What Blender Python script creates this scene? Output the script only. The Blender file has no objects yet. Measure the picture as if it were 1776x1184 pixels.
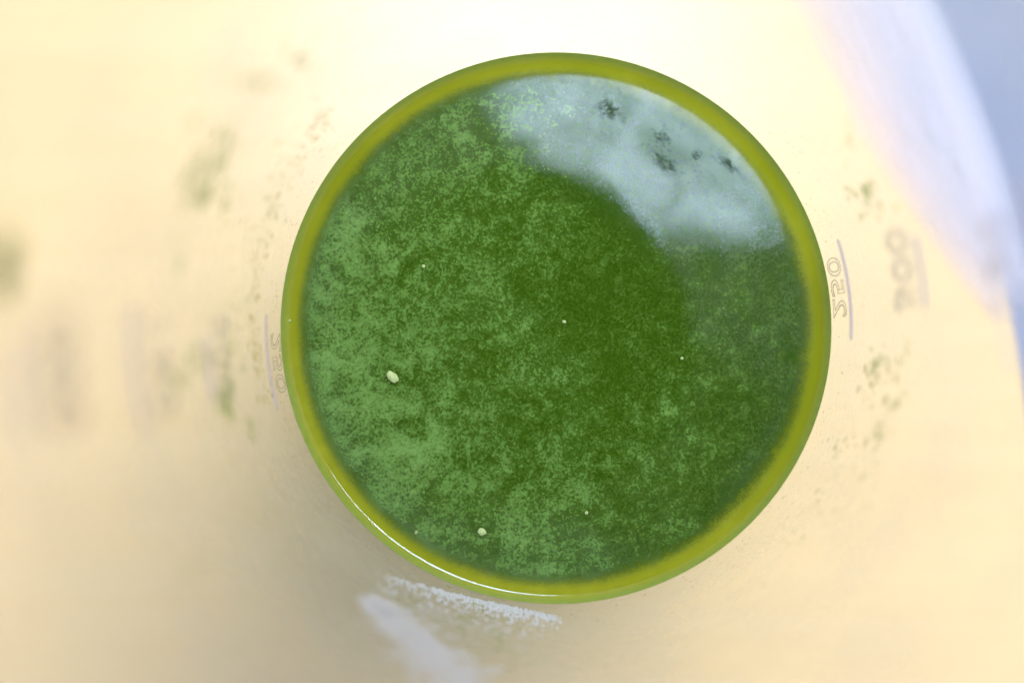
import bpy, bmesh, math, random
from mathutils import Vector, noise
random.seed(11)
S = bpy.context.scene
COL = S.collection
R = math.radians
MM = 0.001

# ------------------------------------------------------------------ camera
DIST = 0.200                     # camera height above the liquid
FPX = 1901.0                     # focal length in photo pixels (1776 wide)
CAMX, CAMY = -0.00797, -0.00241  # camera stands a little off the beaker axis
cam_data = bpy.data.cameras.new('camera')
cam = bpy.data.objects.new('camera', cam_data)
COL.objects.link(cam)
cam.location = (CAMX, CAMY, DIST)
cam.rotation_euler = (0, 0, 0)
cam_data.sensor_width = 36
cam_data.lens = FPX / 1776 * 36
cam_data.clip_start = 0.002
cam_data.clip_end = 100
cam_data.dof.use_dof = True
cam_data.dof.focus_distance = 0.199
cam_data.dof.aperture_fstop = 4.8
S.camera = cam

# ------------------------------------------------------------------ sky, sun, exposure
SUN_ZEN, SUN_AZ, SUN_ANGLE, SUN_E = 22.5, 60.0, 28.0, 1.5
w = bpy.data.worlds.new('World')
S.world = w
w.use_nodes = True
nt = w.node_tree
sky = nt.nodes.new('ShaderNodeTexSky')
sky.sky_type = 'NISHITA'
sky.sun_disc = False
sky.sun_elevation = R(90 - SUN_ZEN)
sky.sun_rotation = R(90 - SUN_AZ)
nt.links.new(sky.outputs[0], nt.nodes['Background'].inputs[0])
nt.nodes['Background'].inputs[1].default_value = 0.06
sd = bpy.data.lights.new('sun', 'SUN')
sd.energy = SUN_E
sd.angle = R(SUN_ANGLE)
sd.color = (0.58, 0.75, 1.0)
sun = bpy.data.objects.new('sun', sd)
COL.objects.link(sun)
sdir = Vector((math.sin(R(SUN_ZEN)) * math.cos(R(SUN_AZ)), math.sin(R(SUN_ZEN)) * math.sin(R(SUN_AZ)), math.cos(R(SUN_ZEN))))
sun.rotation_euler = sdir.to_track_quat('Z', 'Y').to_euler()
sun.location = sdir * 3
S.view_settings.view_transform = 'Standard'
S.view_settings.look = 'None'
S.view_settings.exposure = 2.02
S.view_settings.gamma = 1
S.render.engine = 'CYCLES'
S.cycles.use_denoising = True
S.cycles.max_bounces = 12
S.cycles.transparent_max_bounces = 24
S.cycles.sample_clamp_indirect = 8

# ------------------------------------------------------------------ helpers
RI, RO = 0.0500, 0.0520          # inner and outer radius of the beaker
Z_BASE, Z_RIM = -0.072, 0.140

def link(name, me, mat=None, parent=None, smooth=True):
    o = bpy.data.objects.new(name, me)
    COL.objects.link(o)
    if mat: me.materials.append(mat)
    if parent: o.parent = parent
    if smooth:
        for p in me.polygons: p.use_smooth = True
    return o

def tag(o, label=None, cat=None, group=None, kind=None):
    for k, v in (('label', label), ('category', cat), ('group', group), ('kind', kind)):
        if v: o[k] = v
    return o

def mesh(name, v, f):
    me = bpy.data.meshes.new(name)
    me.from_pydata([tuple(p) for p in v], [], f)
    me.update()
    return me

def lathe(name, prof, n=192, closed=False, warp=None):
    """revolve (r, z) points about Z; a first/last point with r = 0 closes to a pole"""
    v, f, rings = [], [], []
    for r, z in prof:
        if r == 0:
            rings.append([len(v)]); v.append((0, 0, z))
        else:
            ring = []
            for i in range(n):
                a = 2 * math.pi * i / n
                rr = warp(r, a, z) if warp else r
                ring.append(len(v)); v.append((rr * math.cos(a), rr * math.sin(a), z))
            rings.append(ring)
    pairs = list(zip(rings, rings[1:])) + ([(rings[-1], rings[0])] if closed else [])
    for a, b in pairs:
        for i in range(n):
            j = (i + 1) % n
            if len(a) == 1: f.append((a[0], b[j], b[i]))
            elif len(b) == 1: f.append((a[i], a[j], b[0]))
            else: f.append((a[i], a[j], b[j], b[i]))
    me = mesh(name, v, f)
    bm = bmesh.new(); bm.from_mesh(me)
    bmesh.ops.recalc_face_normals(bm, faces=bm.faces[:])
    bm.to_mesh(me); bm.free()
    return me

def box(bm, x0, x1, y0, y1, z0, z1, bev=0.0):
    r = bmesh.ops.create_cube(bm, size=1)
    for q in r['verts']:
        q.co = Vector(((x0 + x1) / 2 + q.co.x * (x1 - x0), (y0 + y1) / 2 + q.co.y * (y1 - y0), (z0 + z1) / 2 + q.co.z * (z1 - z0)))
    if bev:
        es = list({e for q in r['verts'] for e in q.link_edges})
        bmesh.ops.bevel(bm, geom=es, offset=bev, segments=3, affect='EDGES', profile=0.5)

def bm_mesh(name, bm):
    me = bpy.data.meshes.new(name); bm.to_mesh(me); bm.free(); return me

def wall_at(px, py, rad=RI):
    """point of the inner wall that stands behind photo pixel (px, py): returns angle, z"""
    dx, dy = (px - 888) / FPX, -(py - 592) / FPX
    a = dx * dx + dy * dy; b = 2 * (CAMX * dx + CAMY * dy); c = CAMX ** 2 + CAMY ** 2 - rad ** 2
    d = (-b + math.sqrt(b * b - 4 * a * c)) / (2 * a)
    return math.atan2(CAMY + dy * d, CAMX + dx * d), DIST - d

def liq_at(px, py, z=0.0):
    d = DIST - z
    return CAMX + (px - 888) / FPX * d, CAMY - (py - 592) / FPX * d

# ------------------------------------------------------------------ materials
def new_mat(name):
    m = bpy.data.materials.new(name); m.use_nodes = True
    n = m.node_tree; n.nodes.clear()
    out = n.nodes.new('ShaderNodeOutputMaterial')
    return m, n, out

def N(n, t, **kw):
    x = n.nodes.new(t)
    for k, v in kw.items():
        if k in x.inputs: x.inputs[k].default_value = v
        else: setattr(x, k, v)
    return x

def noise_tex(n, vec, scale, detail=3, rough=0.5, dist=0.0):
    t = N(n, 'ShaderNodeTexNoise', Scale=scale, Detail=detail, Roughness=rough, Distortion=dist)
    n.links.new(vec, t.inputs['Vector'])
    return t.outputs['Fac']

def maprange(n, val, a, b, c=0.0, d=1.0, smooth=True):
    m = N(n, 'ShaderNodeMapRange')
    if smooth: m.interpolation_type = 'SMOOTHSTEP'
    for i, x in enumerate((a, b, c, d)): m.inputs[i + 1].default_value = x
    n.links.new(val, m.inputs[0])
    return m.outputs[0]

def math_n(n, op, a, b=None):
    m = N(n, 'ShaderNodeMath', operation=op)
    for i, x in enumerate((a, b)):
        if x is None: continue
        if isinstance(x, (int, float)): m.inputs[i].default_value = x
        else: n.links.new(x, m.inputs[i])
    return m.outputs[0]

def mixc(n, fac, a, b):
    m = N(n, 'ShaderNodeMix', data_type='RGBA')
    if isinstance(fac, (int, float)): m.inputs[0].default_value = fac
    else: n.links.new(fac, m.inputs[0])
    for i, x in ((6, a), (7, b)):
        if isinstance(x, tuple): m.inputs[i].default_value = (*x, 1)
        else: n.links.new(x, m.inputs[i])
    return m.outputs[2]

def mixs(n, fac, a, b):
    m = N(n, 'ShaderNodeMixShader')
    if isinstance(fac, (int, float)): m.inputs[0].default_value = fac
    else: n.links.new(fac, m.inputs[0])
    n.links.new(a, m.inputs[1]); n.links.new(b, m.inputs[2])
    return m.outputs[0]

def coords(n):
    return n.nodes.new('ShaderNodeTexCoord').outputs['Object']

def mat_plain(name, col, rough=0.6, var=0.15, scale=400, spec=0.4):
    m, n, out = new_mat(name)
    p = N(n, 'ShaderNodeBsdfPrincipled', Roughness=rough)
    p.inputs['Specular IOR Level'].default_value = spec
    f = noise_tex(n, coords(n), scale, 4)
    c = mixc(n, f, tuple(x * (1 - var) for x in col), tuple(min(1, x * (1 + var)) for x in col))
    n.links.new(c, p.inputs['Base Color']); n.links.new(p.outputs[0], out.inputs[0])
    return m

def mat_wall():
    """frosted, slightly yellowed clear plastic"""
    m, n, out = new_mat('frosted_plastic')
    co = coords(n)
    haze = noise_tex(n, co, 60, 5, 0.6)
    speck = noise_tex(n, co, 2600, 2, 0.6)
    tr = N(n, 'ShaderNodeBsdfTransparent', Color=(0.985, 0.98, 0.965, 1))
    tl = N(n, 'ShaderNodeBsdfTranslucent', Color=(0.98, 0.87, 0.64, 1))
    df = N(n, 'ShaderNodeBsdfDiffuse', Color=(0.93, 0.80, 0.58, 1))
    gl = N(n, 'ShaderNodeBsdfGlossy', Roughness=0.38)
    sc = mixs(n, 0.25, tl.outputs[0], df.outputs[0])
    amt = math_n(n, 'ADD', maprange(n, haze, 0.3, 0.7, 0.16, 0.25), maprange(n, speck, 0.55, 0.8, 0.0, 0.12))
    body = mixs(n, amt, tr.outputs[0], sc)
    # Schlick reflectance from |N.I|, the same on both faces of the wall
    ge = n.nodes.new('ShaderNodeNewGeometry')
    dt = N(n, 'ShaderNodeVectorMath', operation='DOT_PRODUCT')
    n.links.new(ge.outputs['Normal'], dt.inputs[0]); n.links.new(ge.outputs['Incoming'], dt.inputs[1])
    q = math_n(n, 'SUBTRACT', 1.0, math_n(n, 'ABSOLUTE', dt.outputs['Value']))
    fres = math_n(n, 'ADD', 0.035, math_n(n, 'MULTIPLY', math_n(n, 'POWER', q, 5.0), 0.35))
    bp = N(n, 'ShaderNodeBump', Strength=0.15, Distance=0.0004)
    n.links.new(noise_tex(n, co, 500, 3), bp.inputs['Height'])
    n.links.new(bp.outputs[0], gl.inputs['Normal'])
    n.links.new(mixs(n, fres, body, gl.outputs[0]), out.inputs[0])
    return m

def mat_liquid():
    m, n, out = new_mat('green_water')
    co = coords(n)
    sep = N(n, 'ShaderNodeVectorMath', operation='LENGTH'); n.links.new(co, sep.inputs[0])
    r = math_n(n, 'ADD', sep.outputs['Value'], math_n(n, 'MULTIPLY', math_n(n, 'SUBTRACT', noise_tex(n, co, 70, 3), 0.5), 0.0015))
    deep = mixc(n, noise_tex(n, co, 120, 5, 0.6), (0.022, 0.066, 0.002), (0.058, 0.128, 0.006))
    ring = mixc(n, noise_tex(n, co, 300, 4, 0.6), (0.33, 0.295, 0.010), (0.46, 0.42, 0.032))
    ring = mixc(n, maprange(n, noise_tex(n, co, 28, 2), 0.35, 0.7), ring, (0.32, 0.31, 0.012))
    col = mixc(n, maprange(n, r, 0.0436, 0.0474), deep, ring)
    edge = mixc(n, noise_tex(n, co, 900, 3, 0.6), (0.25, 0.29, 0.022), (0.35, 0.38, 0.045))
    col = mixc(n, maprange(n, sep.outputs['Value'], 0.0487, 0.0497), col, edge)
    p = N(n, 'ShaderNodeBsdfPrincipled', Roughness=0.5)
    p.inputs['Specular IOR Level'].default_value = 0.0
    n.links.new(col, p.inputs['Base Color'])
    n.links.new(p.outputs[0], out.inputs[0])
    return m

# where the film has gathered or thinned: place on the liquid, radius, change of thickness
FILM_SPOTS = [(liq_at(1160, 230), 0.030, -0.34), (liq_at(1300, 340), 0.016, -0.16), (liq_at(1120, 600), 0.021, -0.11), (liq_at(980, 520), 0.011, -0.10), (liq_at(1310, 880), 0.013, -0.12),
              (liq_at(735, 770), 0.010, 0.16), (liq_at(600, 620), 0.013, 0.10), (liq_at(575, 400), 0.007, 0.16),
              (liq_at(920, 950), 0.014, 0.10), (liq_at(640, 690), 0.006, 0.10), (liq_at(1165, 700), 0.004, 0.24), (liq_at(955, 985), 0.003, 0.3),
              (liq_at(1235, 770), 0.003, 0.28), (liq_at(1255, 725), 0.002, 0.28)]

def mat_film():
    """thin floating film of algae: fine grains that thicken into cloudy patches"""
    m, n, out = new_mat('algae_film')
    co = coords(n)
    ln = N(n, 'ShaderNodeVectorMath', operation='LENGTH'); n.links.new(co, ln.inputs[0])
    vo = N(n, 'ShaderNodeTexVoronoi', Scale=2100.0, Randomness=1.0)
    vj = N(n, 'ShaderNodeVectorMath', operation='ADD'); n.links.new(co, vj.inputs[0])
    vn = N(n, 'ShaderNodeTexNoise', Scale=1300.0, Detail=2.0); n.links.new(co, vn.inputs['Vector'])
    vs = N(n, 'ShaderNodeVectorMath', operation='SCALE'); vs.inputs['Scale'].default_value = 0.0007; n.links.new(vn.outputs['Color'], vs.inputs[0])
    n.links.new(vs.outputs[0], vj.inputs[1]); n.links.new(vj.outputs[0], vo.inputs['Vector'])
    grain = maprange(n, vo.outputs['Distance'], 0.05, 0.75, 0.80, 0.25, False)
    fine = math_n(n, 'ADD', math_n(n, 'MULTIPLY', grain, 0.45), math_n(n, 'MULTIPLY', noise_tex(n, co, 1900, 1, 0.5), 0.55))
    med = noise_tex(n, co, 420, 5, 0.65, 0.5)
    big = noise_tex(n, co, 105, 6, 0.62, 1.2)
    wob = N(n, 'ShaderNodeTexNoise', Scale=110.0, Detail=4.0); n.links.new(co, wob.inputs['Vector'])
    wa = N(n, 'ShaderNodeVectorMath', operation='SUBTRACT'); n.links.new(wob.outputs['Color'], wa.inputs[0]); wa.inputs[1].default_value = (0.5, 0.5, 0.5)
    ws = N(n, 'ShaderNodeVectorMath', operation='SCALE'); ws.inputs['Scale'].default_value = 0.016; n.links.new(wa.outputs[0], ws.inputs[0])
    wd = N(n, 'ShaderNodeVectorMath', operation='ADD'); n.links.new(co, wd.inputs[0]); n.links.new(ws.outputs[0], wd.inputs[1])
    wv = wd.outputs[0]
    # the film has drifted: thicker towards -X -Y, thin on the +X side
    grad = N(n, 'ShaderNodeVectorMath', operation='DOT_PRODUCT'); n.links.new(co, grad.inputs[0])
    grad.inputs[1].default_value = (-9.0, -1.5, 0)
    dens = math_n(n, 'ADD', math_n(n, 'MULTIPLY', fine, 0.82), math_n(n, 'ADD', math_n(n, 'MULTIPLY', med, 0.55), math_n(n, 'MULTIPLY', big, 0.80)))
    dens = math_n(n, 'ADD', dens, math_n(n, 'MULTIPLY', grad.outputs['Value'], 0.32))
    for (cx, cy), rad, amp in FILM_SPOTS:
        dv = N(n, 'ShaderNodeVectorMath', operation='DISTANCE'); n.links.new(wv, dv.inputs[0]); dv.inputs[1].default_value = (cx, cy, 0)
        dens = math_n(n, 'ADD', dens, maprange(n, dv.outputs['Value'], 0.0, rad, amp, 0.0))
    fil = noise_tex(n, wv, 150, 4, 0.55, 2.2)
    ridge = maprange(n, math_n(n, 'ABSOLUTE', math_n(n, 'SUBTRACT', fil, 0.5)), 0.0, 0.10, 0.13, 0.0)
    dens = math_n(n, 'ADD', dens, ridge)
    cover = maprange(n, dens, 0.56, 1.52)
    rr = math_n(n, 'ADD', ln.outputs['Value'], math_n(n, 'MULTIPLY', math_n(n, 'SUBTRACT', med, 0.5), 0.0012))
    cover = math_n(n, 'MULTIPLY', cover, maprange(n, rr, 0.0436, 0.0478, 1.0, 0.0))
    col = mixc(n, maprange(n, dens, 0.96, 1.62), (0.085, 0.160, 0.008), (0.225, 0.360, 0.080))
    p = N(n, 'ShaderNodeBsdfPrincipled', Roughness=0.5)
    p.inputs['Specular IOR Level'].default_value = 0.0
    n.links.new(col, p.inputs['Base Color'])
    tr = N(n, 'ShaderNodeBsdfTransparent')
    n.links.new(mixs(n, cover, tr.outputs[0], p.outputs[0]), out.inputs[0])
    return m

def mat_water():
    """the clear skin of water over the algae: see-through with a mirror sheen"""
    m, n, out = new_mat('clear_water')
    tr = N(n, 'ShaderNodeBsdfTransparent', Color=(0.985, 0.995, 0.98, 1))
    gl = N(n, 'ShaderNodeBsdfGlossy', Roughness=0.05)
    ge = n.nodes.new('ShaderNodeNewGeometry')
    dt = N(n, 'ShaderNodeVectorMath', operation='DOT_PRODUCT')
    n.links.new(ge.outputs['Normal'], dt.inputs[0]); n.links.new(ge.outputs['Incoming'], dt.inputs[1])
    q = math_n(n, 'SUBTRACT', 1.0, math_n(n, 'ABSOLUTE', dt.outputs['Value']))
    # a faint greasy bloom makes the sheen uneven
    bl = maprange(n, noise_tex(n, coords(n), 110, 4, 0.6, 0.8), 0.3, 0.7, 0.013, 0.025)
    f = math_n(n, 'ADD', bl, math_n(n, 'MULTIPLY', math_n(n, 'POWER', q, 5.0), 0.6))
    n.links.new(mixs(n, f, tr.outputs[0], gl.outputs[0]), out.inputs[0])
    return m

def mat_veil(name, col, opacity, var=0.3, scale=900):
    m, n, out = new_mat(name)
    f = noise_tex(n, coords(n), scale, 4)
    c = mixc(n, f, tuple(x * (1 - var) for x in col), tuple(min(1, x * (1 + var)) for x in col))
    d = N(n, 'ShaderNodeBsdfDiffuse'); t = N(n, 'ShaderNodeBsdfTranslucent'); tr = N(n, 'ShaderNodeBsdfTransparent')
    n.links.new(c, d.inputs[0]); n.links.new(c, t.inputs[0])
    n.links.new(mixs(n, opacity, tr.outputs[0], mixs(n, 0.5, d.outputs[0], t.outputs[0])), out.inputs[0])
    return m

def mat_table():
    m, n, out = new_mat('pale_varnished_wood')
    co = coords(n)
    mp = N(n, 'ShaderNodeMapping'); mp.inputs['Scale'].default_value = (3, 40, 3); mp.inputs['Rotation'].default_value = (0, 0, R(-16))
    n.links.new(co, mp.inputs[0])
    g = noise_tex(n, mp.outputs[0], 3.0, 6, 0.6, 0.6)
    c = mixc(n, maprange(n, g, 0.1, 0.9), (0.95, 0.555, 0.205), (0.98, 0.60, 0.25))
    p = N(n, 'ShaderNodeBsdfPrincipled', Roughness=0.30)
    p.inputs['Specular IOR Level'].default_value = 0.5
    n.links.new(c, p.inputs['Base Color'])
    n.links.new(p.outputs[0], out.inputs[0])
    return m

M_WALL = mat_wall()
M_LIQ = mat_liquid()
M_FILM = mat_film()
M_WATER = mat_water()
M_TABLE = mat_table()
M_FLOOR = mat_plain('blue_grey_concrete', (0.135, 0.145, 0.25), 0.6, 0.35, 7)
M_MARK = mat_veil('embossed_plastic', (0.86, 0.72, 0.74), 0.45, 0.05)
M_SMEAR = mat_veil('dried_green_algae', (0.33, 0.46, 0.06), 0.36)
M_YELLOW = mat_veil('dried_yellow_residue', (0.56, 0.48, 0.08), 0.45)
M_BROWN = mat_veil('brown_specks', (0.16, 0.14, 0.05), 0.7)
M_GRAIN = mat_veil('white_grains', (0.98, 0.93, 0.90), 0.58, 0.05)
M_CRUMB = mat_plain('pale_crumb', (0.56, 0.60, 0.22), 0.7, 0.2, 1500)
M_BAND = mat_veil('bluish_band_veil', (0.95, 0.87, 0.92), 0.22, 0.04, 60)  # veil for the plies added along the table's edge
M_GLARE = mat_veil('pale_glare_veil', (0.99, 0.93, 0.90), 0.30, 0.04, 300)  # pale veil for the glare painted on the wall, and blotches beside it
M_BLACK = mat_plain('blocker_black', (0.02, 0.02, 0.022), 0.9, 0.2, 300, 0.1)
M_BLOCKER_LENS = mat_plain('blocker_lens_dark', (0.01, 0.01, 0.015), 0.1, 0.1, 300)

# ------------------------------------------------------------------ setting: floor and table
fl = link('floor', lathe('floor', [(0, -0.82), (30, -0.82)], 64), M_FLOOR, smooth=False)
tag(fl, kind='structure')

table = tag(bpy.data.objects.new('table', None), 'pale yellow wooden table under the beaker, its edge across the upper right', 'table')
COL.objects.link(table)
# the edge that shows runs through two points seen past the beaker wall
ZT = Z_BASE - 0.0003
def tab_at(px, py):
    d = DIST - ZT
    return Vector((CAMX + (px - 888) / FPX * d, CAMY - (py - 592) / FPX * d, 0))
e0, e1 = tab_at(1575, 0), tab_at(1772, 600)
u = (e0 - e1).normalized(); nrm = Vector((u.y, -u.x, 0)).normalized()
if nrm.x < 0: nrm = -nrm
TR = 0.31                         # a small round table; its rim passes through e0 and e1
half = (e0 - e1).length / 2
ctr = (e0 + e1) / 2 - nrm * math.sqrt(TR * TR - half * half)
table.location = (ctr.x, ctr.y, ZT)
link('table_top', lathe('table_top', [(0, 0), (TR - 0.003, 0), (TR - 0.0008, -0.0008), (TR, -0.003), (TR, -0.021), (TR - 0.003, -0.024), (0, -0.024)], 256), M_TABLE, table)
for k in range(3):
    a = R(200 + 120 * k); x, y = 0.2 * math.cos(a), 0.2 * math.sin(a)
    o = link('leg', lathe('leg', [(0, -0.0245), (0.018, -0.0245), (0.013, -0.82 - ZT), (0, -0.82 - ZT)], 24), M_TABLE, table)
    o.location = (x, y, 0)

# a thin pale sheet (added plies, each a little shorter) tints the table's edge
band = tag(bpy.data.objects.new('added_pale_band', None), 'thin plies added to make a pale bluish white sheet along the table edge at the upper right, blurred', 'band')
COL.objects.link(band)
band.location = (0, 0, ZT)
def ctr_in(t, k):
    # inner edge of ply k from the far end (t = 0) to the tip (t = 1)
    pts = ((1310, -140), (1375, 0), (1450, 150), (1525, 290), (1625, 430), (1785, 640))
    i = min(int(t * 5), 4); f = t * 5 - i
    return [pts[i][j] + (pts[i + 1][j] - pts[i][j]) * f + (k * 30 * (1 - 0.6 * t) if j == 0 else 0) for j in (0, 1)]
for k in range(8):
    v, f = [], []
    n = 40
    for i in range(n + 1):
        t = i / n
        a = tab_at(*ctr_in(t, k))
        a += Vector((noise.noise(Vector((t * 9, k, 0))), noise.noise(Vector((t * 9, k, 7))), 0)) * 0.0022
        d = Vector((a.x - ctr.x, a.y - ctr.y, 0))
        e = ctr + d.normalized() * (TR - 0.005 + 0.0014 * k)
        if d.length > TR - 0.0054 + 0.0014 * k: a = ctr + d.normalized() * (TR - 0.0054 + 0.0014 * k)
        z = 0.0004 + 0.0004 * k
        v += [(a.x, a.y, z), (e.x, e.y, z), (a.x, a.y, z + 0.0001), (e.x, e.y, z + 0.0001)]
    for i in range(n):
        b = 4 * i
        f += [(b + 2, b + 3, b + 7, b + 6), (b, b + 4, b + 5, b + 1), (b, b + 2, b + 6, b + 4), (b + 1, b + 5, b + 7, b + 3)]
    f += [(0, 1, 3, 2), (4 * n, 4 * n + 2, 4 * n + 3, 4 * n + 1)]
    link('added_ply', mesh('added_ply', v, f), M_BAND, band, smooth=False)

# ------------------------------------------------------------------ beaker
def spout(r, a, z):
    if z < 0.118: return r
    k = min(1, (z - 0.118) / 0.022)
    d = (a - R(97) + math.pi) % (2 * math.pi) - math.pi
    return r + 0.010 * k * k * math.exp(-(d / 0.16) ** 2)
prof = [(0, Z_BASE + 0.003), (0.044, Z_BASE + 0.003), (0.048, Z_BASE + 0.0042), (RI, Z_BASE + 0.008)]
prof += [(RI, z * MM) for z in range(-60, 121, 6)] + [(RI, 0.132), (RI, 0.1392), (RI, 0.1394), (RI + 0.0006, 0.14), (RO - 0.0006, 0.14), (RO, 0.1394), (RO, 0.130)]
prof += [(RO, z * MM) for z in range(120, -61, -6)] + [(RO, Z_BASE + 0.005), (0.050, Z_BASE + 0.001), (0.046, Z_BASE), (0, Z_BASE)]
beaker = link('beaker', lathe('beaker', prof, 256, warp=spout), M_WALL)
for p in beaker.data.polygons:
    if p.center.z > 0.1391: p.use_smooth = False
tag(beaker, 'frosted clear plastic beaker seen from above into its mouth, holding green liquid', 'beaker')

def cyl(a, z, r): return (r * math.cos(a), r * math.sin(a), z)

def grad_mark(a0, a1, z, width=1.5 * MM, h=0.22 * MM):
    n = 24; v = []; f = []
    for i in range(n + 1):
        t = i / n; a = a0 + (a1 - a0) * t
        e = min(1.0, math.sqrt(max(0.0, 1 - max(0, abs(t - 0.5) * 2 - 0.94) ** 2 / 0.06 ** 2)) + 0.12)
        hw = width / 2 * e
        for q, rr in ((-1, RI), (-0.6, RI - h), (0.6, RI - h), (1, RI)):
            v.append(cyl(a, z + q * hw, rr - 0.00002))
    for i in range(n):
        for k in range(3):
            f.append((4 * i + k, 4 * i + k + 1, 4 * i + 5 + k, 4 * i + 4 + k))
        f.append((4 * i + 3, 4 * i, 4 * i + 4, 4 * i + 7))
    f += [(0, 1, 2, 3), (4 * n + 3, 4 * n + 2, 4 * n + 1, 4 * n)]
    return link('graduation_mark', mesh('graduation_mark', v, f), M_MARK, beaker)

def zd(d): return DIST - d * MM
for a0, a1, d in ((-2.5, 17.6, 187), (2.4, 14.4, 153.5), (-2, 17.5, 120),
                  (177.5, 196.4, 187), (182.5, 192.5, 150), (178, 195, 121), (181.3, 192.5, 92.5)):
    grad_mark(R(a0), R(a1), zd(d))

def numeral(txt, a, z_top, height, width, wire):
    """embossed outline of the digits, bent round the wall, reads the right way from outside"""
    cu = bpy.data.curves.new('numeral', 'FONT')
    cu.body = txt; cu.size = 1; cu.align_x = 'CENTER'; cu.fill_mode = 'NONE'; cu.bevel_depth = 0.0
    cu.resolution_u = 4
    tmp = bpy.data.objects.new('numeral_outline', cu); COL.objects.link(tmp)
    dg = bpy.context.evaluated_depsgraph_get()
    me0 = bpy.data.meshes.new_from_object(tmp.evaluated_get(dg))
    bpy.data.objects.remove(tmp); bpy.data.curves.remove(cu)
    xs = [q.co.x for q in me0.vertices]; ys = [q.co.y for q in me0.vertices]
    x0, x1, y0, y1 = min(xs), max(xs), min(ys), max(ys)
    P = []
    for q in me0.vertices:
        uu = ((q.co.x - x0) / (x1 - x0) - 0.5) * width
        vv = ((q.co.y - y0) / (y1 - y0) - 1) * height
        P.append((a + uu / RI, z_top + vv))
    v, f = [], []
    for e in me0.edges:
        (a0, za), (a1, zb) = P[e.vertices[0]], P[e.vertices[1]]
        du, dz = (a1 - a0) * RI, zb - za
        L = math.hypot(du, dz)
        if L < 1e-7: continue
        px_, pz_ = -dz / L * wire, du / L * wire
        ex, ez = du / L * wire * 0.5, dz / L * wire * 0.5
        b = len(v)
        for rr in (RI - 0.00002, RI - 0.00002 - wire * 0.8):
            k = 1.0 if rr > RI - 0.00005 else 0.5
            for aa, zz, s, g in ((a0, za, 1, -1), (a0, za, -1, -1), (a1, zb, -1, 1), (a1, zb, 1, 1)):
                v.append(cyl(aa + (px_ * s * k + ex * g) / RI, zz + pz_ * s * k + ez * g, rr))
        f += [(b + 4, b + 5, b + 6, b + 7), (b, b + 4, b + 7, b + 3), (b + 1, b + 2, b + 6, b + 5), (b, b + 1, b + 5, b + 4), (b + 3, b + 7, b + 6, b + 2)]
    bpy.data.meshes.remove(me0)
    return link('numeral', mesh('numeral', v, f), M_NUM if wire < 0.0003 else M_NUM2, beaker, smooth=False)
M_NUM = mat_veil('embossed_digit_edge', (0.34, 0.31, 0.20), 0.32, 0.2)
M_NUM2 = mat_veil('embossed_digit', (0.52, 0.43, 0.36), 0.10, 0.15)
numeral('250', R(8.2), zd(189.5), 7.5 * MM, 10.5 * MM, 0.16 * MM)
numeral('250', R(187.2), zd(190.5), 7.5 * MM, 10.5 * MM, 0.12 * MM)
numeral('500', R(9.4), zd(156.5), 8 * MM, 12 * MM, 0.5 * MM)
numeral('500', R(185.5), zd(153), 8 * MM, 12 * MM, 0.35 * MM)
numeral('750', R(7.5), zd(124), 8 * MM, 12 * MM, 0.5 * MM)
numeral('750', R(186), zd(125), 8 * MM, 12 * MM, 0.45 * MM)
numeral('1000', R(185), zd(97), 8 * MM, 13 * MM, 0.55 * MM)

# residue dried on the inner wall, and painted glare: small flat lens-shaped flakes
def flakes(name, spots, mat, kind=None):
    v, f = [], []
    for a, z, s, asp, rot in spots:
        n = random.randint(7, 10)
        b = len(v)
        v.append(cyl(a, z, RI - 0.00003 - min(0.00012, s * 0.2)))
        ph = random.random() * 6
        for i in range(n):
            t = 2 * math.pi * i / n
            k = s * (0.75 + 0.5 * random.random())
            x, y = k * math.cos(t), k * asp * math.sin(t)
            x, y = x * math.cos(rot) - y * math.sin(rot), x * math.sin(rot) + y * math.cos(rot)
            v.append(cyl(a + x / RI, z + y, RI - 0.00002))
        f += [(b, b + 1 + i, b + 1 + (i + 1) % n) for i in range(n)]
    o = link(name, mesh(name, v, f), mat, beaker)
    if kind: o['kind'] = kind
    return o

def cluster(px, py, sx, sy, count, smin, smax, rot=0.0):
    """flakes scattered round a spot; sx, sy are the spread in photo pixels"""
    out = []
    for _ in range(count):
        gx, gy = random.gauss(0, sx), random.gauss(0, sy)
        x = px + gx * math.cos(rot) - gy * math.sin(rot); y = py + gx * math.sin(rot) + gy * math.cos(rot)
        a, z = wall_at(x, y)
        if z < 0.0028: continue
        out.append((a, z, random.uniform(smin, smax) * MM, random.uniform(0.6, 1.6), random.random() * 3))
    return out

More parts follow.
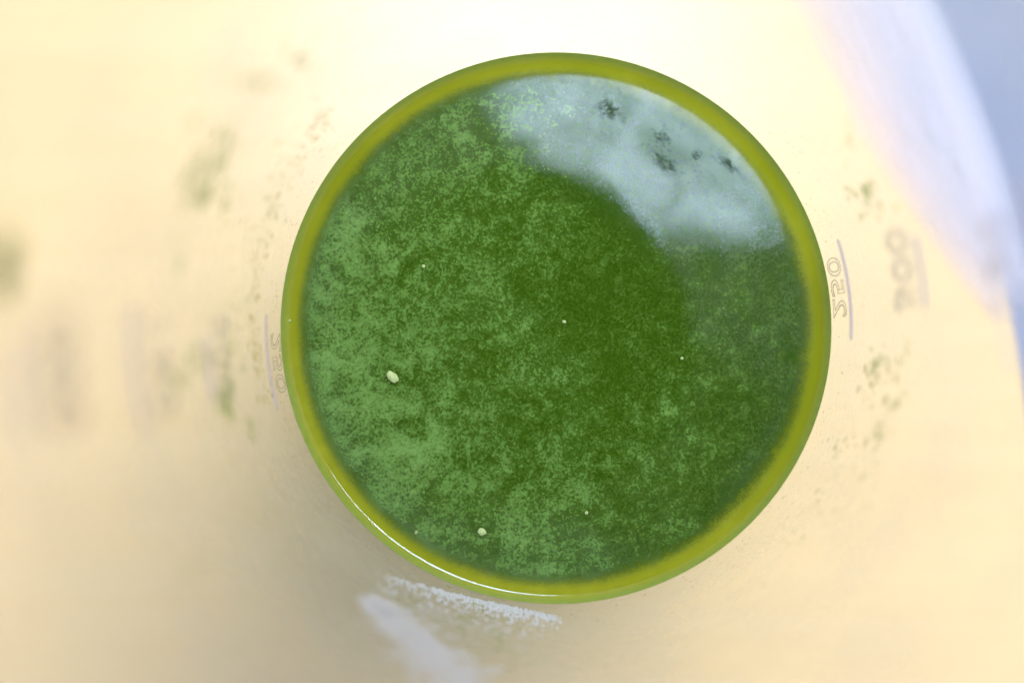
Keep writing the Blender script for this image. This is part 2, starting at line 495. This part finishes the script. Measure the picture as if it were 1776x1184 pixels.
smears = [  # px, py, spread x, spread y, count, smallest, largest (mm), rotation
    [(350, 320, 17, 42, 54, 0.3, 1.1, 0.2), (390, 245, 11, 24, 24, 0.3, 1.0, 0.4), (395, 345, 10, 16, 18, 0.3, 0.8, 0), (335, 300, 24, 50, 24, 0.2, 0.6, 0.2)],
    [(500, 240, 20, 26, 26, 0.15, 0.5, 0.6), (470, 140, 34, 22, 22, 0.2, 0.6, 0), (560, 150, 30, 16, 18, 0.15, 0.45, 0)],
    [(425, 420, 14, 30, 26, 0.15, 0.5, 0), (410, 510, 12, 26, 30, 0.15, 0.5, 0), (425, 620, 12, 30, 26, 0.15, 0.5, 0)],
    [(455, 880, 40, 30, 26, 0.15, 0.5, 0), (340, 985, 20, 14, 8, 0.3, 0.7, 0), (590, 60, 40, 22, 14, 0.3, 0.7, 0)],
    [(1420, 880, 40, 30, 26, 0.15, 0.5, 0), (1480, 790, 34, 24, 28, 0.15, 0.5, 0), (1560, 660, 16, 30, 16, 0.2, 0.6, 0), (1470, 230, 12, 26, 14, 0.2, 0.6, 0)],
    [(393, 690, 10, 24, 46, 0.35, 1.0, 0.1), (385, 640, 8, 20, 14, 0.3, 0.7, 0)],
    [(437, 745, 4, 12, 18, 0.3, 0.6, -0.15)],
    [(345, 625, 12, 12, 14, 0.4, 0.9, 0), (315, 672, 14, 20, 16, 0.4, 0.9, 0)],
    [(400, 580, 12, 24, 24, 0.2, 0.5, 0)],
    [(2, 465, 10, 26, 26, 0.6, 1.6, 0)],
    [(1518, 640, 14, 20, 34, 0.3, 0.9, 0.3), (1508, 690, 8, 22, 16, 0.2, 0.5, 0)],
    [(1545, 700, 12, 8, 14, 0.3, 0.8, 0)],
    [(1520, 740, 10, 10, 12, 0.25, 0.7, 0), (1505, 770, 26, 12, 18, 0.2, 0.5, 0)],
    [(1508, 340, 18, 16, 28, 0.4, 0.9, 0.5)],
    [(515, 100, 14, 12, 14, 0.4, 0.8, 0), (450, 150, 16, 14, 12, 0.4, 0.8, 0)],
    [(800, 1070, 70, 20, 40, 0.3, 0.8, 0.3), (860, 1115, 40, 20, 20, 0.3, 0.8, 0.3)],
]
for s in smears:
    for c in s:
        flakes('algae_smear', cluster(*c), M_SMEAR)

# old waterline on the left, then loose specks all the way round
line = []
for x, y in ((565, 205), (545, 230), (520, 275), (500, 300), (480, 335), (468, 370), (455, 420), (447, 460), (441, 510), (440, 560), (443, 600), (449, 640), (460, 680)):
    line += cluster(x, y, 7, 18, 26, 0.10, 0.55)
flakes('waterline_residue', line, M_YELLOW, 'stuff')
sp = []
for _ in range(800):
    a = random.uniform(0, 2 * math.pi)
    z = 0.003 + abs(random.gauss(0, 0.014))
    sp.append((a, min(z, 0.1), random.choice((0.05, 0.06, 0.08, 0.1, 0.18)) * MM, random.uniform(0.7, 1.4), 0))
for cx_, cy_ in ((560, 290), (520, 330), (500, 390), (470, 480), (1500, 720), (1520, 780), (1470, 820), (1330, 940), (1280, 960), (700, 130), (1530, 660), (1545, 740), (620, 180), (930, 75), (1340, 250), (1250, 1010), (430, 620)):
    sp += cluster(cx_, cy_, 26, 30, 24, 0.05, 0.16)
flakes('brown_specks', sp, M_BROWN, 'stuff')

# a whitish streak of painted glare running obliquely up the wall below the liquid
glare_blotch = []
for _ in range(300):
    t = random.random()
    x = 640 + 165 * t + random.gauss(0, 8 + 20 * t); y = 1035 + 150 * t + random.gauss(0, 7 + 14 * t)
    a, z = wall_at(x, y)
    glare_blotch.append((a, z, random.uniform(0.7, 1.5) * MM, random.uniform(1.0, 2.0), 0.6))
for _ in range(90):  # pale blotches beside the glare streak
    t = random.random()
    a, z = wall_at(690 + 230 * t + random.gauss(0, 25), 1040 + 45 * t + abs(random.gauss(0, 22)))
    glare_blotch.append((a, z, random.uniform(0.25, 0.8) * MM, random.uniform(0.7, 1.6), random.random() * 3))
flakes('glare_and_blotches', glare_blotch, M_GLARE)

# white grains along the wall at the lower left
fr = bmesh.new()
for _ in range(1500):
    t = random.betavariate(2.4, 1.6)
    x = 640 + t * 335; y = 988 + 104 * t - 22 * t * t + random.expovariate(1 / (6.0 + 5 * (1 - t)))
    a, z = wall_at(x, y)
    if z < 0.003: continue
    s = random.choice((0.06, 0.1, 0.14, 0.2, 0.3)) * MM * random.uniform(0.6, 1.2)
    r = bmesh.ops.create_icosphere(fr, subdivisions=1, radius=s)
    c = Vector(cyl(a, z, RI - s * 0.4))
    for q in r['verts']: q.co = c + q.co * random.uniform(0.7, 1.2)
o = link('wall_grains', bm_mesh('wall_grains', fr), M_GRAIN, beaker); o['kind'] = 'stuff'

# ------------------------------------------------------------------ liquid
RL = RI - 0.00012
def men(r): return 0.0015 * math.exp(-(RL - r) / 0.0011)
rs = [i * 0.002 for i in range(1, 21)] + [0.040 + i * 0.0003 for i in range(1, 33)] + [RL - 0.00010, RL - 0.00003, RL]
prof = [(0, 0)] + [(r, men(r)) for r in rs] + [(RL, -0.03), (RL, -0.0635), (0.0478, -0.0676), (0.0438, -0.0688), (0, -0.0688)]
liquid = tag(link('green_liquid', lathe('green_liquid', prof, 256), M_LIQ),
             'deep green algae water filling the beaker, olive yellow round its rim', 'liquid')
fv = [(0, 0.00012)] + [(r, men(r) + 0.00012) for r in rs if r < 0.0480]
fv += [(r, z - 0.00007) for r, z in reversed(fv)]
film = link('algae_film', lathe('algae_film', fv, 192), M_FILM, liquid)

wv_ = [(0, 0.0005)] + [(r, men(r) + 0.0005) for r in rs]
wv_ += [(r, z - 0.0002) for r, z in reversed(wv_)]
link('water_surface', lathe('water_surface', wv_, 256), M_WATER, liquid)

def crumb(px, py, size, label, asp=(1, 1, 0.6), seed=0):
    bm = bmesh.new()
    bmesh.ops.create_icosphere(bm, subdivisions=3, radius=1)
    for q in bm.verts:
        d = 1 + 0.35 * noise.noise(q.co * 1.3 + Vector((seed * 3.1, 0, seed))) + 0.18 * noise.noise(q.co * 3.5 + Vector((seed, 5, 0)))
        q.co = Vector((q.co.x * asp[0], q.co.y * asp[1], q.co.z * asp[2])) * d * size / 2
    o = link('algae_crumb', bm_mesh('algae_crumb', bm), M_CRUMB)
    x, y = liq_at(px, py)
    o.location = (x, y, 0.0004 + size * 0.1)
    o.rotation_euler.z = 0.8 + seed
    tag(o, label, 'crumb', 'pale crumbs floating on the green liquid')

PX = 0.2 / FPX
crumb(682, 653, 20 * PX, 'largest pale yellow crumb floating on the green liquid, left of centre', (0.75, 1.1, 0.5), 0)
crumb(836, 921, 13 * PX, 'second largest pale yellow crumb, floating near the bottom rim of the liquid', (1, 1, 0.5), 1)
crumb(978, 558, 6 * PX, 'tiny pale crumb floating at the very centre of the green liquid', (1.1, 0.9, 0.6), 2)
crumb(735, 462, 6 * PX, 'tiny pale crumb floating above and right of the largest crumb', (1, 1, 0.6), 3)
crumb(1017, 888, 6 * PX, 'tiny pale crumb floating right of the second largest crumb, near the bottom', (1, 1, 0.6), 4)
crumb(722, 922, 6 * PX, 'tiny yellow crumb floating left of the second largest crumb, by the olive rim', (0.7, 1.1, 0.6), 5)
crumb(1182, 621, 5 * PX, 'tiny pale crumb floating on the dark green right half of the liquid', (1, 1, 0.6), 6)
crumb(503, 556, 5 * PX, 'tiny yellow crumb floating on the olive rim at the far left', (1, 1, 0.6), 7)

# dark matted clumps that break through the water skin, in the sky's reflection
M_CLUMP = mat_veil('matted_algae', (0.075, 0.210, 0.012), 0.11, 0.4, 2200)
def clump(px, py, w_, h_, rot, label):
    bm = bmesh.new()
    for _ in range(70):
        r = bmesh.ops.create_icosphere(bm, subdivisions=1, radius=1)
        gx, gy = random.gauss(0, 0.34), random.gauss(0, 0.34)
        k = random.uniform(0.06, 0.2)
        for q in r['verts']:
            d = q.co * random.uniform(0.8, 1.2) * k
            q.co = Vector(((gx + d.x) * w_ * PX, (gy + d.y) * h_ * PX, d.z * 0.0009))
    o = link('algae_clump', bm_mesh('algae_clump', bm), M_CLUMP)
    x, y = liq_at(px, py)
    o.location = (x, y, 0.00048)
    o.rotation_euler.z = rot
    tag(o, label, 'algae clump', 'dark green clumps in the bright reflection')
clump(1050, 186, 26, 20, 0.4, 'greenest dark clump at the top left of the bright reflection')
clump(1060, 199, 30, 14, -0.3, 'small flat clump touching the lower edge of the top left clump')
clump(1148, 240, 22, 16, -0.4, 'small dark clump near the top middle of the bright reflection')
clump(1152, 284, 40, 20, -0.7, 'longest slanting dark clump in the middle of the bright reflection')
clump(1208, 269, 13, 12, 0.2, 'tiny round dark clump right of the longest clump in the reflection')
clump(1262, 284, 34, 14, -0.7, 'slanting dark clump near the olive rim at the right of the reflection')

# ------------------------------------------------------------------ added stand-in for the picture-taking camera, hood and body sized to block light
hc = bpy.data.objects.new('blocker_camera', None); COL.objects.link(hc)
hc.location = (CAMX, CAMY, DIST + 0.004)
hc.rotation_euler.z = R(-30)
tag(hc, 'black camera added over the beaker, out of view, its hood oversized for the dark round reflection in the liquid', 'camera')
link('blocker_hood', lathe('blocker_hood', [(0.065, 0), (0.067, 0), (0.050, 0.030), (0.040, 0.034), (0.038, 0.034), (0.048, 0.029)], 96, closed=True), M_BLACK, hc)  # widened to keep sun and sky out of the liquid's reflection
link('blocker_barrel', lathe('blocker_barrel', [(0.030, 0.0345), (0.0395, 0.0345), (0.0395, 0.085), (0.034, 0.088), (0, 0.088)], 96), M_BLACK, hc)
link('blocker_glass', lathe('blocker_glass', [(0, 0.034), (0.015, 0.0345), (0.0298, 0.037), (0.0298, 0.041), (0, 0.041)], 64), M_BLOCKER_LENS, hc)
bm = bmesh.new(); box(bm, -0.045, 0.095, -0.055, 0.044, 0.0885, 0.130, 0.008)
link('blocker_body', bm_mesh('blocker_body', bm), M_BLACK, hc)
bm = bmesh.new(); box(bm, 0.0955, 0.113, -0.050, 0.040, 0.070, 0.127, 0.007)
link('blocker_grip', bm_mesh('blocker_grip', bm), M_BLACK, hc)
